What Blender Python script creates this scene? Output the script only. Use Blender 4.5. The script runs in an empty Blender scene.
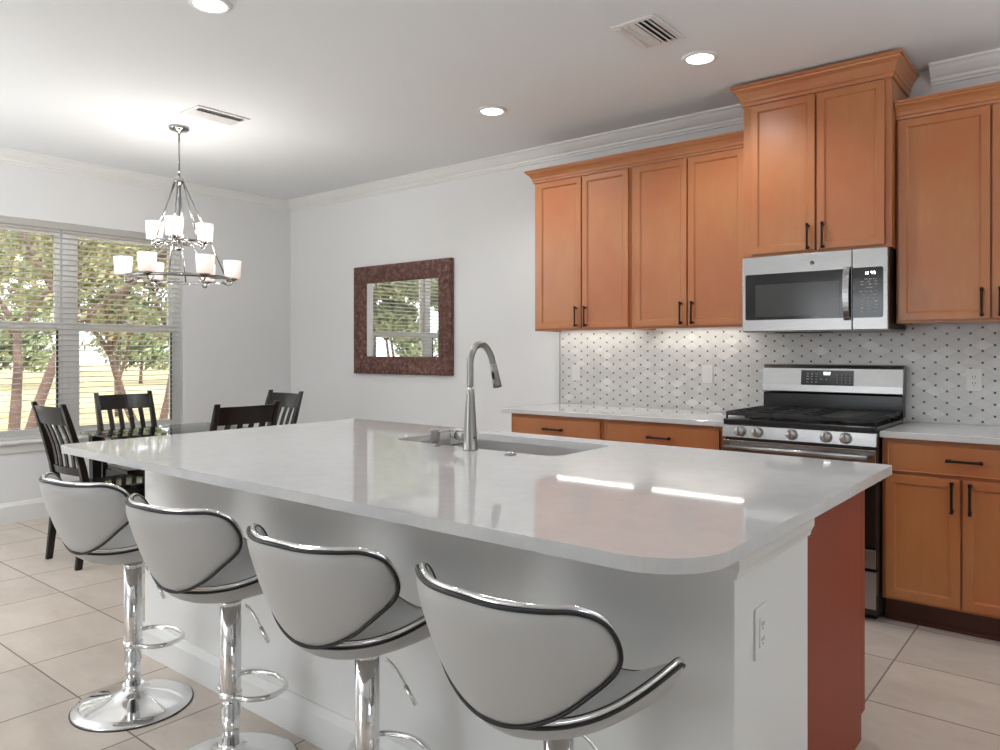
import bpy, bmesh, math, random
from mathutils import Vector, Matrix, noise
random.seed(7)
PI = math.pi
S = bpy.context.scene
C = S.collection

# ------------------------------------------------------------------ camera
cd = bpy.data.cameras.new('camera'); cam = bpy.data.objects.new('camera', cd); C.objects.link(cam)
cam.location = (0, -4.553, 1.2915); cam.rotation_euler = (PI/2, 0, math.radians(39.095))
cd.sensor_width = 36; cd.lens = 27.007; cd.shift_y = -0.0234; cd.clip_start = .05; cd.clip_end = 300
S.camera = cam
# ------------------------------------------------------------------ world, sun, large lights, exposure
W = bpy.data.worlds.new('sky'); S.world = W; W.use_nodes = True
bg = W.node_tree.nodes['Background']; bg.inputs[0].default_value = (.86, .93, 1, 1); bg.inputs[1].default_value = 2.9
def light(name, kind, loc, power, rot=(0,0,0), color=(1,1,1), **k):
    l = bpy.data.lights.new(name, kind); l.energy = power; l.color = color
    for a, v in k.items(): setattr(l, a, v)
    o = bpy.data.objects.new(name, l); o.location = loc; o.rotation_euler = rot; C.objects.link(o); return o
light('sun', 'SUN', (0, 0, 8), 4.0, (math.radians(28), math.radians(38), 0), (1, .93, .8), angle=.03)
# daylight entering through the living room's glass doors behind the camera
light('patio_door_portal', 'AREA', (-2.7, -8.3, 1.1), 1, (PI/2, 0, 0), shape='RECTANGLE', size=1.8, size_y=2.1).data.cycles.is_portal = True
light('side_window_portal', 'AREA', (2.95, -5.0, 1.5), 1, (PI/2, 0, PI/2), shape='RECTANGLE', size=1.2, size_y=1.2).data.cycles.is_portal = True
wp = light('breakfast_window_portal', 'AREA', (-6.60, -2.08, 1.5), 1, (PI/2, 0, -PI/2), (1, .98, .94), shape='RECTANGLE', size=1.9, size_y=1.7)
wp.data.cycles.is_portal = True
light('rear_upward_fill', 'AREA', (-2.6, -6.6, 1.9), 36, (PI, 0, 0), (.965, .985, 1), shape='DISK', size=1.6)  # added unseen fill behind the camera, aimed up to brighten the ceiling
light('right_upward_fill', 'AREA', (1.5, -1.8, 1.9), 46, (PI, 0, 0), (.965, .985, 1), shape='DISK', size=1.4)  # added fill right of the view, aimed up; no lamp is there
light('left_spot_fill', 'SPOT', (-5.2, -4.4, 2.77), 70, (0, 0, 0), (.965, .985, 1), spot_size=math.radians(150), spot_blend=.6, shadow_soft_size=.06)  # invented downlight without a fixture, brightens the left floor and wall
light('rear_spot_fill', 'SPOT', (-4.0, -5.8, 2.77), 18, (0, 0, 0), (.965, .985, 1), spot_size=math.radians(150), spot_blend=.6, shadow_soft_size=.06)  # second fixtureless spot, added as fill at the rear left
light('island_spot_fill', 'SPOT', (-1.6, -2.83, 2.77), 16, (0, 0, 0), (.965, .985, 1), spot_size=math.radians(150), spot_blend=.6, shadow_soft_size=.06)  # unseen spot added above the island to lift its surroundings; no fixture
light('corner_upward_fill', 'AREA', (-5.6, -4.9, 1.8), 72, (PI, 0, 0), (.965, .985, 1), shape='DISK', size=.8)  # made-up upward light, no lamp stands here; fills the left ceiling
light('patio_opening_fill', 'AREA', (-2.7, -8.2, 1.6), 14, (PI/2, 0, 0), (.965, .985, 1), shape='RECTANGLE', size=2, size_y=1.5)  # weak soft fill added at the rear opening, not a lamp
S.view_settings.view_transform = 'Standard'; S.view_settings.look = 'None'
S.view_settings.gamma = 1; S.view_settings.use_curve_mapping = False
S.view_settings.exposure = 0.12

# ------------------------------------------------------------------ materials
def srgb(r, g, b):
    f = lambda c: (c/255/12.92) if c <= 10 else ((c/255+.055)/1.055)**2.4
    return (f(r), f(g), f(b), 1)
class NT:
    def __init__(s, name):
        s.m = bpy.data.materials.new(name); s.m.use_nodes = True; s.t = s.m.node_tree
        s.b = s.t.nodes['Principled BSDF']; s.o = s.t.nodes['Material Output']
    def n(s, kind, **k):
        x = s.t.nodes.new(kind)
        for a, v in k.items(): setattr(x, a, v)
        return x
    def l(s, a, b): s.t.links.new(a, b)
    def math(s, op, a, b=None, c=None):
        x = s.n('ShaderNodeMath', operation=op)
        for i, v in enumerate((a, b, c)):
            if v is None: continue
            if isinstance(v, (int, float)): x.inputs[i].default_value = v
            else: s.l(v, x.inputs[i])
        return x.outputs[0]
    def coords(s, scale=(1,1,1), gen='Object'):
        c = s.n('ShaderNodeTexCoord'); mp = s.n('ShaderNodeMapping'); mp.inputs['Scale'].default_value = scale
        s.l(c.outputs[gen], mp.inputs[0]); return mp.outputs[0]
    def noise(s, vec, scale=5, detail=4, rough=.5, dist=0):
        x = s.n('ShaderNodeTexNoise'); x.inputs['Scale'].default_value = scale; x.inputs['Detail'].default_value = detail
        x.inputs['Roughness'].default_value = rough; x.inputs['Distortion'].default_value = dist
        s.l(vec, x.inputs['Vector']); return x.outputs['Fac']
    def ramp(s, fac, stops):
        x = s.n('ShaderNodeValToRGB'); e = x.color_ramp.elements
        while len(e) < len(stops): e.new(.5)
        for i, (p, c) in enumerate(stops): e[i].position = p; e[i].color = c
        s.l(fac, x.inputs[0]); return x.outputs[0]
    def mix(s, fac, a, b, blend='MIX'):
        x = s.n('ShaderNodeMix', data_type='RGBA', blend_type=blend)
        for sock, v in ((x.inputs[0], fac), (x.inputs[6], a), (x.inputs[7], b)):
            if isinstance(v, (int, float)): sock.default_value = v
            elif isinstance(v, tuple): sock.default_value = v
            else: s.l(v, sock)
        return x.outputs[2]
    def bump(s, h, strength=.2, dist=.01):
        x = s.n('ShaderNodeBump'); x.inputs['Strength'].default_value = strength; x.inputs['Distance'].default_value = dist
        s.l(h, x.inputs['Height']); s.l(x.outputs[0], s.b.inputs['Normal'])
def plain(name, col, rough=.5, metal=0, spec=.5, bump=None, var=0, **k):
    t = NT(name); t.b.inputs['Base Color'].default_value = col
    t.b.inputs['Roughness'].default_value = rough; t.b.inputs['Metallic'].default_value = metal
    t.b.inputs['Specular IOR Level'].default_value = spec
    v = t.coords()
    if bump: t.bump(t.noise(v, bump[0], 3), bump[1], .004)
    if var:
        d = tuple(c*(1-var) for c in col[:3]) + (1,)
        t.l(t.ramp(t.noise(v, 3.5, 4), [(.3, d), (.7, col)]), t.b.inputs['Base Color'])
    for a, x in k.items(): t.b.inputs[a].default_value = x
    return t.m
M = {}
M['wall'] = plain('painted_wall', (.765, .77, .77, 1), .75, bump=(60, .05), spec=.2)
M['ceiling'] = plain('ceiling_paint', (.79, .81, .82, 1), .85, bump=(45, .12), spec=.2)
M['trim'] = plain('white_trim_paint', (.78, .775, .76, 1), .4, var=.02)
M['island_paint'] = plain('island_paint', (.78, .78, .77, 1), .38, var=.03)
M['black_paint'] = plain('black_lacquer', (.012, .011, .010, 1), .22, var=.3)
M['black_gloss'] = plain('black_gloss_top', (.012, .011, .011, 1), .07, var=.2)
M['chrome'] = plain('polished_chrome', (.82, .82, .82, 1), .05, 1, var=.03)
M['nickel'] = plain('brushed_nickel', (.36, .35, .335, 1), .33, 1, var=.08)
M['pewter'] = plain('dark_polished_metal', (.36, .355, .35, 1), .12, 1, var=.05)
M['rubber'] = plain('black_rubber', (.01, .01, .01, 1), .45, var=.2)
M['bronze'] = plain('dark_bronze', (.022, .013, .010, 1), .35, .6, var=.25)
M['leather'] = plain('white_leatherette', (.49, .487, .478, 1), .42, bump=(240, .06), var=.03)
M['black_glass'] = plain('black_glass', (.008, .008, .008, 1), .06, var=.2)
M['sink_steel'] = plain('satin_sink_steel', (.62, .61, .60, 1), .38, 1, var=.06)
M['oven_window'] = plain('microwave_window_mesh', (.045, .045, .045, 1), .12, var=.15)
M['enamel'] = plain('black_enamel', (.012, .012, .013, 1), .2, var=.2)
M['iron'] = plain('cast_iron', (.012, .012, .012, 1), .5, bump=(200, .2))
M['legend'] = plain('grey_print', (.35, .35, .34, 1), .5, var=.1)
M['plastic'] = plain('white_plastic', (.74, .73, .71, 1), .35, var=.03)
M['slot'] = plain('dark_slot', (.03, .03, .03, 1), .6, var=.1)
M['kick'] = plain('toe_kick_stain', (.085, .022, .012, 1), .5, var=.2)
def blindmat():
    t = NT('white_blind_slat'); tl = t.n('ShaderNodeBsdfTranslucent'); tl.inputs[0].default_value = (.85, .84, .81, 1); mx = t.n('ShaderNodeMixShader'); mx.inputs[0].default_value = .6
    t.b.inputs['Base Color'].default_value = (.86, .85, .83, 1); t.b.inputs['Roughness'].default_value = .45
    t.l(t.b.outputs[0], mx.inputs[1]); t.l(tl.outputs[0], mx.inputs[2]); t.l(mx.outputs[0], t.o.inputs[0]); return t.m
M['blind'] = blindmat()
M['vinyl'] = plain('white_vinyl', (.86, .86, .86, 1), .35, var=.02)
M['mirror'] = plain('mirror_silver', (.93, .93, .92, 1), .01, 1)
M['door_side'] = plain('range_side_black', (.015, .012, .011, 1), .4, var=.2)

def stainless():
    t = NT('stainless_steel'); v = t.coords((1, 1, 60))
    n = t.noise(v, 12, 3)
    t.l(t.ramp(n, [(.3, (.32, .315, .31, 1)), (.7, (.39, .385, .38, 1))]), t.b.inputs['Base Color'])
    t.b.inputs['Metallic'].default_value = 1; t.b.inputs['Roughness'].default_value = .27
    t.b.inputs['Anisotropic'].default_value = .6
    t.bump(n, .03, .002); return t.m
M['steel'] = stainless()

def wood(name, a, b, rough=.34, coat=.15):
    t = NT(name); v = t.coords((7, 7, 1.0)); v2 = t.coords((1, 1, .7))
    g = t.noise(v, 6, 6, .65, .6); bl = t.noise(v2, 3.2, 3, .5)
    c = t.ramp(g, [(.25, tuple(x*.86 for x in a[:3])+(1,)), (.75, a)])
    c2 = t.mix(t.ramp(bl, [(.35, (0,0,0,1)), (.7, (1,1,1,1))]), c, b)
    t.l(c2, t.b.inputs['Base Color']); t.b.inputs['Roughness'].default_value = rough
    t.b.inputs['Coat Weight'].default_value = coat; t.b.inputs['Specular IOR Level'].default_value = .5 if coat else .3; t.b.inputs['Coat Roughness'].default_value = .25
    t.bump(g, .03, .002); return t.m
M['wood'] = wood('maple_cognac_stain', (.475, .188, .066, 1), (.425, .130, .043, 1))
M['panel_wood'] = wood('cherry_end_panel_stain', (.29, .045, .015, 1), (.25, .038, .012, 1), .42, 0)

def quartz():
    t = NT('white_quartz'); v = t.coords()
    n = t.noise(v, 14, 8, .7); n2 = t.noise(v, 2.2, 6, .6, 1.2)
    c = t.ramp(n, [(.3, (.585, .58, .575, 1)), (.62, (.63, .625, .62, 1))])
    c = t.mix(t.ramp(n2, [(.45, (0,0,0,1)), (.5, (.12,.12,.12,1)), (.55, (0,0,0,1))]), c, (.62, .61, .60, 1))
    t.l(c, t.b.inputs['Base Color']); t.b.inputs['Roughness'].default_value = .045
    t.b.inputs['IOR'].default_value = 1.55; return t.m
M['quartz'] = quartz()

def tile():
    t = NT('travertine_floor_tile'); co = t.n('ShaderNodeTexCoord'); sp = t.n('ShaderNodeSeparateXYZ'); t.l(co.outputs['Object'], sp.inputs[0])
    P = .459
    u = t.math('DIVIDE', t.math('ADD', sp.outputs[0], .70 + 40*P), P); w = t.math('DIVIDE', t.math('ADD', sp.outputs[1], 1.535 + 40*P), P)
    fu = t.math('ABSOLUTE', t.math('SUBTRACT', t.math('FRACT', u), .5)); fw = t.math('ABSOLUTE', t.math('SUBTRACT', t.math('FRACT', w), .5))
    gr = t.math('GREATER_THAN', t.math('MAXIMUM', fu, fw), .5 - .0045/P*.75)
    cmb = t.n('ShaderNodeCombineXYZ'); t.l(t.math('FLOOR', u), cmb.inputs[0]); t.l(t.math('FLOOR', w), cmb.inputs[1])
    wn = t.n('ShaderNodeTexWhiteNoise', noise_dimensions='3D'); t.l(cmb.outputs[0], wn.inputs[0])
    vm = t.n('ShaderNodeVectorMath', operation='MULTIPLY_ADD'); t.l(wn.outputs['Color'], vm.inputs[0]); vm.inputs[1].default_value = (7, 7, 7); t.l(co.outputs['Object'], vm.inputs[2])
    mp = t.n('ShaderNodeMapping'); mp.inputs['Scale'].default_value = (1, 2.2, 1); t.l(vm.outputs[0], mp.inputs[0])
    n = t.noise(mp.outputs[0], 2.6, 8, .62, .5); n2 = t.noise(mp.outputs[0], 9, 6, .7)
    c = t.ramp(n, [(.25, (.46, .385, .325, 1)), (.5, (.53, .455, .39, 1)), (.75, (.59, .52, .455, 1))])
    c = t.mix(t.ramp(n2, [(.55, (0,0,0,1)), (.75, (.35,.35,.35,1))]), c, (.36, .285, .225, 1))
    hv = t.n('ShaderNodeHueSaturation'); t.l(c, hv.inputs['Color']); t.l(t.math('MULTIPLY_ADD', wn.outputs['Value'], .12, .94), hv.inputs['Value'])
    c = t.mix(gr, hv.outputs[0], (.22, .175, .14, 1))
    t.l(c, t.b.inputs['Base Color']); t.l(t.math('MULTIPLY_ADD', gr, .45, .30), t.b.inputs['Roughness'])
    t.bump(t.math('SUBTRACT', 1, gr), .25, .002); return t.m
M['tile'] = tile()

def splash():
    t = NT('marble_rhombus_mosaic'); co = t.n('ShaderNodeTexCoord'); sp = t.n('ShaderNodeSeparateXYZ'); t.l(co.outputs['Object'], sp.inputs[0])
    a, b = .106, .0607
    x = t.math('DIVIDE', t.math('ADD', sp.outputs[0], .717 + 50*a), a); z = t.math('DIVIDE', t.math('ADD', sp.outputs[2], -1.416 + 50*b), b)
    # lattice points at (i, j) and (i+.5, j+.5) in units of a and b
    u = t.math('ADD', x, z); v = t.math('ADD', t.math('SUBTRACT', x, z), 100)
    du = t.math('SUBTRACT', u, t.math('ROUND', u)); dv = t.math('SUBTRACT', v, t.math('ROUND', v))
    line = t.math('LESS_THAN', t.math('MINIMUM', t.math('ABSOLUTE', du), t.math('ABSOLUTE', dv)), .02)
    dx = t.math('MULTIPLY', t.math('ABSOLUTE', t.math('ADD', du, dv)), a/2); dz = t.math('MULTIPLY', t.math('ABSOLUTE', t.math('SUBTRACT', du, dv)), b/2)
    dot = t.math('LESS_THAN', t.math('MAXIMUM', dx, dz), .0056)
    cmb = t.n('ShaderNodeCombineXYZ'); t.l(t.math('FLOOR', u), cmb.inputs[0]); t.l(t.math('FLOOR', v), cmb.inputs[1])
    wn = t.n('ShaderNodeTexWhiteNoise', noise_dimensions='3D'); t.l(cmb.outputs[0], wn.inputs[0])
    c = t.ramp(wn.outputs['Value'], [(0, (.58, .575, .56, 1)), (.5, (.63, .625, .61, 1)), (.85, (.67, .665, .65, 1)), (1, (.76, .755, .74, 1))])
    n = t.noise(t.coords((1, 1, 1)), 9, 6, .65, 1.0)
    c = t.mix(t.ramp(n, [(.42, (0,0,0,1)), (.62, (.4,.4,.4,1))]), c, (.50, .495, .49, 1))
    c = t.mix(line, c, (.50, .49, .48, 1)); c = t.mix(dot, c, (.07, .058, .058, 1))
    t.l(c, t.b.inputs['Base Color']); t.b.inputs['Roughness'].default_value = .28
    t.bump(t.math('SUBTRACT', 1, line), .2, .001); return t.m
M['splash'] = splash()

def frame_mat():
    t = NT('woven_bronze_brown_frame'); v = t.coords()
    w = t.n('ShaderNodeTexVoronoi'); w.inputs['Scale'].default_value = 75; t.l(v, w.inputs['Vector'])
    n = t.noise(t.coords((1, 1, 1)), 28, 6, .8)
    c = t.ramp(n, [(.35, (.035, .012, .010, 1)), (.5, (.12, .045, .035, 1)), (.66, (.30, .17, .13, 1))])
    t.l(c, t.b.inputs['Base Color']); t.b.inputs['Roughness'].default_value = .4; t.b.inputs['Metallic'].default_value = .25
    t.bump(w.outputs['Distance'], .9, .006); return t.m
M['weave'] = frame_mat()

def emit(name, col, strength, base=(.8, .8, .8, 1)):
    t = NT(name); t.b.inputs['Base Color'].default_value = base
    t.b.inputs['Emission Color'].default_value = col; t.b.inputs['Emission Strength'].default_value = strength
    t.b.inputs['Roughness'].default_value = .5; t.l(t.ramp(t.noise(t.coords(), 5), [(0, base), (1, base)]), t.b.inputs['Base Color']); return t.m
M['lens'] = emit('lit_lens', (1, .98, .94, 1), 14)
M['shade'] = emit('lit_opal_glass', (1, .80, .70, 1), .55, (.92, .86, .82, 1))
M['led'] = emit('led_strip_lens', (1, .97, .92, 1), 8)
M['digits'] = emit('display_digits', (1, 1, 1, 1), 2.5)

def glass():
    t = NT('window_glass'); g = t.n('ShaderNodeBsdfGlossy'); g.inputs['Roughness'].default_value = .02
    tr = t.n('ShaderNodeBsdfTransparent'); mx = t.n('ShaderNodeMixShader')
    lw = t.n('ShaderNodeFresnel'); lw.inputs[0].default_value = 1.3
    t.l(lw.outputs[0], mx.inputs[0]); t.l(tr.outputs[0], mx.inputs[1]); t.l(g.outputs[0], mx.inputs[2]); t.l(mx.outputs[0], t.o.inputs[0]); return t.m
M['glass'] = glass()
def tglass():
    t = NT('table_glass'); g = t.n('ShaderNodeBsdfGlossy'); g.inputs['Roughness'].default_value = .015
    tr = t.n('ShaderNodeBsdfTransparent'); tr.inputs[0].default_value = (.80, .86, .83, 1); mx = t.n('ShaderNodeMixShader')
    lw = t.n('ShaderNodeFresnel'); lw.inputs[0].default_value = 1.5
    t.l(lw.outputs[0], mx.inputs[0]); t.l(tr.outputs[0], mx.inputs[1]); t.l(g.outputs[0], mx.inputs[2]); t.l(mx.outputs[0], t.o.inputs[0]); return t.m
M['table_glass'] = tglass()
def grass():
    t = NT('dry_lawn'); v = t.coords(); n = t.noise(v, .35, 6, .6); n2 = t.noise(v, 6, 6, .8)
    c = t.ramp(n, [(.35, (.28, .27, .09, 1)), (.5, (.48, .38, .20, 1)), (.7, (.56, .44, .26, 1))])
    c = t.mix(.35, c, t.ramp(n2, [(.3, (.18, .17, .07, 1)), (.7, (.6, .5, .3, 1))]))
    t.l(c, t.b.inputs['Base Color']); t.b.inputs['Roughness'].default_value = .95; return t.m
M['grass'] = grass()
def leafmat(name, a, b):
    t = NT(name); oi = t.noise(t.coords(), 2.5, 4)
    t.l(t.ramp(oi, [(.3, a), (.7, b)]), t.b.inputs['Base Color']); t.b.inputs['Roughness'].default_value = .7
    return t.m
M['leaf_a'] = leafmat('olive_leaves', (.20, .20, .09, 1), (.42, .38, .20, 1))
M['leaf_b'] = leafmat('green_leaves', (.14, .18, .08, 1), (.40, .44, .26, 1))
M['bark'] = plain('reddish_bark', (.20, .125, .10, 1), .85, bump=(20, .5), var=.4)

# ------------------------------------------------------------------ mesh helpers
def box(bm, x0, x1, y0, y1, z0, z1, mat=None):
    vs = [bm.verts.new((x, y, z)) for x in (x0, x1) for y in (y0, y1) for z in (z0, z1)]
    q = [(0,1,3,2), (4,6,7,5), (0,4,5,1), (2,3,7,6), (0,2,6,4), (1,5,7,3)]
    fs = [bm.faces.new([vs[i] for i in f]) for f in q]
    if mat is not None:
        for f in fs: f.material_index = mat
    return vs, fs     # fs[2] is the face at y0
def xf(vs, mtx):
    for v in vs: v.co = mtx @ v.co
def lathe(bm, prof, seg=32, c=(0,0,0), axis='Z', caps=True):
    rings = []
    for r, z in prof:
        ring = []
        for k in range(seg):
            a = 2*PI*k/seg
            p = (r*math.cos(a), r*math.sin(a), z)
            if axis == 'Y': p = (p[0], p[2], p[1])
            if axis == 'X': p = (p[2], p[0], p[1])
            ring.append(bm.verts.new((c[0]+p[0], c[1]+p[1], c[2]+p[2])))
        rings.append(ring)
    for a, b in zip(rings, rings[1:]):
        for k in range(seg):
            f = bm.faces.new((a[k], a[(k+1) % seg], b[(k+1) % seg], b[k])); f.smooth = True
    if caps and prof[0][0] > 1e-5: bm.faces.new(rings[0][::-1])
    if caps and prof[-1][0] > 1e-5: bm.faces.new(rings[-1])
    return [v for r in rings for v in r]
def catmull(pts, n=8, closed=False):
    P = [Vector(p) for p in pts]; N = len(P); out = []
    for i in range(N if closed else N-1):
        g = lambda j: P[j % N] if closed else P[max(0, min(N-1, j))]
        a, b, c, d = g(i-1), g(i), g(i+1), g(i+2)
        for k in range(n):
            t = k/n
            out.append(.5*((2*b) + (c-a)*t + (2*a-5*b+4*c-d)*t*t + (3*b-a-3*c+d)*t**3))
    if not closed: out.append(P[-1])
    return out
def tube(bm, pts, r, seg=10, closed=False, r2=None):
    P = [Vector(p) for p in pts]; N = len(P); rings = []; up = None
    for i, p in enumerate(P):
        if closed: t = (P[(i+1) % N] - P[i-1]).normalized()
        else: t = (P[min(i+1, N-1)] - P[max(i-1, 0)]).normalized()
        if up is None:
            up = Vector((0, 0, 1)) if abs(t.z) < .9 else Vector((1, 0, 0))
        s = t.cross(up).normalized(); up = s.cross(t).normalized()
        rr = r if r2 is None else r + (r2-r)*i/max(1, N-1)
        if callable(r): rr = r(i/max(1, N-1))
        rings.append([bm.verts.new(p + (s*math.cos(2*PI*k/seg) + up*math.sin(2*PI*k/seg))*rr) for k in range(seg)])
    pairs = list(zip(rings, rings[1:])) + ([(rings[-1], rings[0])] if closed else [])
    for a, b in pairs:
        for k in range(seg):
            f = bm.faces.new((a[k], a[(k+1) % seg], b[(k+1) % seg], b[k])); f.smooth = True
    if not closed: bm.faces.new(rings[0][::-1]); bm.faces.new(rings[-1])
def sweep_x(bm, prof, x0, x1):      # prof: (y, z) closed polygon swept along X
    a = [bm.verts.new((x0, y, z)) for y, z in prof]; b = [bm.verts.new((x1, y, z)) for y, z in prof]
    n = len(prof)
    for k in range(n): bm.faces.new((a[k], a[(k+1) % n], b[(k+1) % n], b[k]))
    bm.faces.new(a[::-1]); bm.faces.new(b)
def sweep_path(bm, prof, path, closed=False):   # prof (offset outward, z); path (x,y) with mitred corners, outward = right of travel
    P = [Vector(p).to_2d() if len(p) == 2 else Vector(p[:2]) for p in path]; n = len(P); rows = []
    for i, p in enumerate(P):
        d1 = (P[i]-P[i-1]).normalized() if i > 0 else (P[1]-P[0]).normalized()
        d2 = (P[i+1]-P[i]).normalized() if i < n-1 else d1
        n1 = Vector((d1.y, -d1.x)); n2 = Vector((d2.y, -d2.x)); m = (n1+n2).normalized(); k = 1/max(.2, m.dot(n1))
        rows.append([bm.verts.new((p.x+m.x*o*k, p.y+m.y*o*k, z)) for o, z in prof])
    q = len(prof)
    for a, b in zip(rows, rows[1:]):
        for k in range(q): bm.faces.new((a[k], a[(k+1) % q], b[(k+1) % q], b[k]))
    bm.faces.new(rows[0][::-1]); bm.faces.new(rows[-1])
def prism(bm, poly, z0, z1):
    a = [bm.verts.new((x, y, z0)) for x, y in poly]; b = [bm.verts.new((x, y, z1)) for x, y in poly]; n = len(poly)
    for k in range(n): bm.faces.new((a[k], a[(k+1) % n], b[(k+1) % n], b[k]))
    bm.faces.new(a[::-1]); bm.faces.new(b)
def rrect(x0, x1, y0, y1, rs, seg=8):    # radii for corners (x0y0, x1y0, x1y1, x0y1)
    out = []
    for (cx, cy, sx, sy, a0), r in zip([(x0,y0,1,1,PI), (x1,y0,-1,1,1.5*PI), (x1,y1,-1,-1,0), (x0,y1,1,-1,.5*PI)], rs):
        for k in range(seg+1):
            a = a0 + .5*PI*k/seg; out.append((cx+sx*r+r*math.cos(a), cy+sy*r+r*math.sin(a)))
    return out
def obj(name, bm, mat, parent=None, bevel=0, smooth=False, seg=2):
    bmesh.ops.recalc_face_normals(bm, faces=bm.faces)
    me = bpy.data.meshes.new(name); bm.to_mesh(me); bm.free()
    for m in (mat if isinstance(mat, (list, tuple)) else [mat]): me.materials.append(M[m] if isinstance(m, str) else m)
    if smooth:
        for p in me.polygons: p.use_smooth = True
    o = bpy.data.objects.new(name, me); C.objects.link(o); o.parent = parent
    if bevel:
        b = o.modifiers.new('bevel', 'BEVEL'); b.width = bevel; b.segments = seg; b.limit_method = 'ANGLE'; b.angle_limit = math.radians(40)
    return o
def B(): return bmesh.new()
def boxobj(name, dims, mat, parent=None, bevel=.002):
    bm = B(); box(bm, *dims); return obj(name, bm, mat, parent, bevel)
def thing(name, label, cat, loc=(0,0,0), rz=0, group=None):
    o = bpy.data.objects.new(name, None); C.objects.link(o); o.location = loc; o.rotation_euler = (0, 0, rz)
    o.empty_display_size = .1
    return tag(o, label, cat, group)
def tag(o, label, cat, group=None):
    o['label'] = label; o['category'] = cat
    if group: o['group'] = group
    return o
def struct(o): o['kind'] = 'structure'; return o
def dup(root, loc, rz, label, name=None):
    def cp(o, parent):
        c = o.copy(); C.objects.link(c); c.parent = parent
        for ch in kids.get(o.name, []): cp(ch, c)
        return c
    kids = {}
    for o in list(C.objects):
        if o.parent: kids.setdefault(o.parent.name, []).append(o)
    r = cp(root, None); r.location = loc; r.rotation_euler = (0, 0, rz); r['label'] = label
    return r

# ------------------------------------------------------------------ room shell
XW, ZC = -6.43, 2.80
XR, YR = 3.0, -8.4
bm = B(); box(bm, XW-.15, XR+.1, YR-.1, .1, -.1, 0); struct(obj('floor', bm, 'tile'))
bm = B(); box(bm, XW-.15, XR+.1, YR-.1, .1, ZC, ZC+.12); struct(obj('ceiling', bm, 'ceiling'))
bm = B(); box(bm, XW-.15, XR+.1, 0, .12, 0, ZC); struct(obj('wall_back', bm, 'wall'))
# window wall: opening Y -3.06 .. -1.135, z .60 .. 2.31
WY0, WY1, WZ0, WZ1 = -3.06, -1.135, .60, 2.31
bm = B()
for d in ((YR, WY0, 0, ZC), (WY1, 0, 0, ZC), (WY0, WY1, 0, WZ0), (WY0, WY1, WZ1, ZC)):
    box(bm, XW-.14, XW, d[0], d[1], d[2], d[3])
struct(obj('wall_left', bm, 'wall'))
bm = B()
for d in ((0, -4.4), (-5.6, YR)):
    box(bm, XR, XR+.1, d[1], d[0], 0, ZC)
box(bm, XR, XR+.1, -5.6, -4.4, 0, .9); box(bm, XR, XR+.1, -5.6, -4.4, 2.1, ZC)
struct(obj('wall_right', bm, 'wall'))
bm = B(); box(bm, XW-.14, -3.6, YR-.1, YR, 0, ZC); box(bm, -1.8, XR+.1, YR-.1, YR, 0, ZC); box(bm, -3.6, -1.8, YR-.1, YR, 2.15, ZC)
struct(obj('wall_rear', bm, 'wall'))
# crown moulding (profile: offset from the wall, z)
crown = [(0, ZC), (.095, ZC), (.095, ZC-.012), (.082, ZC-.018), (.070, ZC-.034), (.045, ZC-.058), (.032, ZC-.066), (.028, ZC-.080), (.018, ZC-.084), (.015, ZC-.096), (0, ZC-.096)]
bm = B(); sweep_path(bm, crown, [(XW, -8.3), (XW, 0), (-1.66, 0)]); struct(obj('trim_1', bm, 'trim'))
bm = B(); sweep_path(bm, crown, [(-.735, 0), (XR, 0)]); struct(obj('trim_2', bm, 'trim'))
# baseboards
bprof = [(0, 0), (.018, 0), (.018, .125), (.012, .14), (.008, .152), (0, .155)]
bm = B(); sweep_path(bm, bprof, [(XW, -8.3), (XW, 0)]); struct(obj('baseboard_left', bm, 'trim'))
bm = B(); sweep_path(bm, bprof, [(XW+.018, 0), (-3.14, 0)]); struct(obj('baseboard_back', bm, 'trim'))

# windows: two double-hung units side by side
XG = XW-.085
def window_unit(n, y0, y1):
    bm = B(); t = .045; x0, x1 = XG-.04, XG+.03
    box(bm, x0, x1, y0, y0+t, WZ0, WZ1); box(bm, x0, x1, y1-t, y1, WZ0, WZ1); box(bm, x0, x1, y0+t, y1-t, WZ0, WZ0+t); box(bm, x0, x1, y0+t, y1-t, WZ1-t, WZ1)
    w = struct(obj('window_%d' % n, bm, 'vinyl', bevel=.002))
    def sash(name, z0, z1, xs, s=.04):
        bm = B(); a, b = y0+t, y1-t
        box(bm, xs-.015, xs+.015, a, a+s, z0, z1); box(bm, xs-.015, xs+.015, b-s, b, z0, z1)
        box(bm, xs-.015, xs+.015, a+s, b-s, z0, z0+s*1.1); box(bm, xs-.015, xs+.015, a+s, b-s, z1-s*1.1, z1)
        o = obj(name, bm, 'vinyl', w, .002)
        boxobj('pane', (xs-.003, xs+.003, a+s-.004, b-s+.004, z0+s, z1-s), 'glass', o, 0)
    sash('lower_sash', WZ0+t, 1.525, XG+.012); sash('upper_sash', 1.455, WZ1-t, XG-.022)
    boxobj('screen_track', (XG+.027, XG+.034, y1-t-.045, y1-t-.031, WZ0+t+.04, 1.46), 'slot', w, 0)
    boxobj('sash_lock', (XG+.027, XG+.04, (y0+y1)/2-.03, (y0+y1)/2+.03, 1.52, 1.535), 'vinyl', w, .002)
window_unit(1, -2.065, WY1); window_unit(2, WY0, -2.065)
# sill (stool and apron)
bm = B(); box(bm, XG+.03, XW+.05, WY0-.04, WY1+.04, WZ0-.005, WZ0+.018); box(bm, XW, XW+.016, WY0-.02, WY1+.02, WZ0-.075, WZ0-.005)
struct(obj('trim_3', bm, 'trim', bevel=.003))

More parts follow.
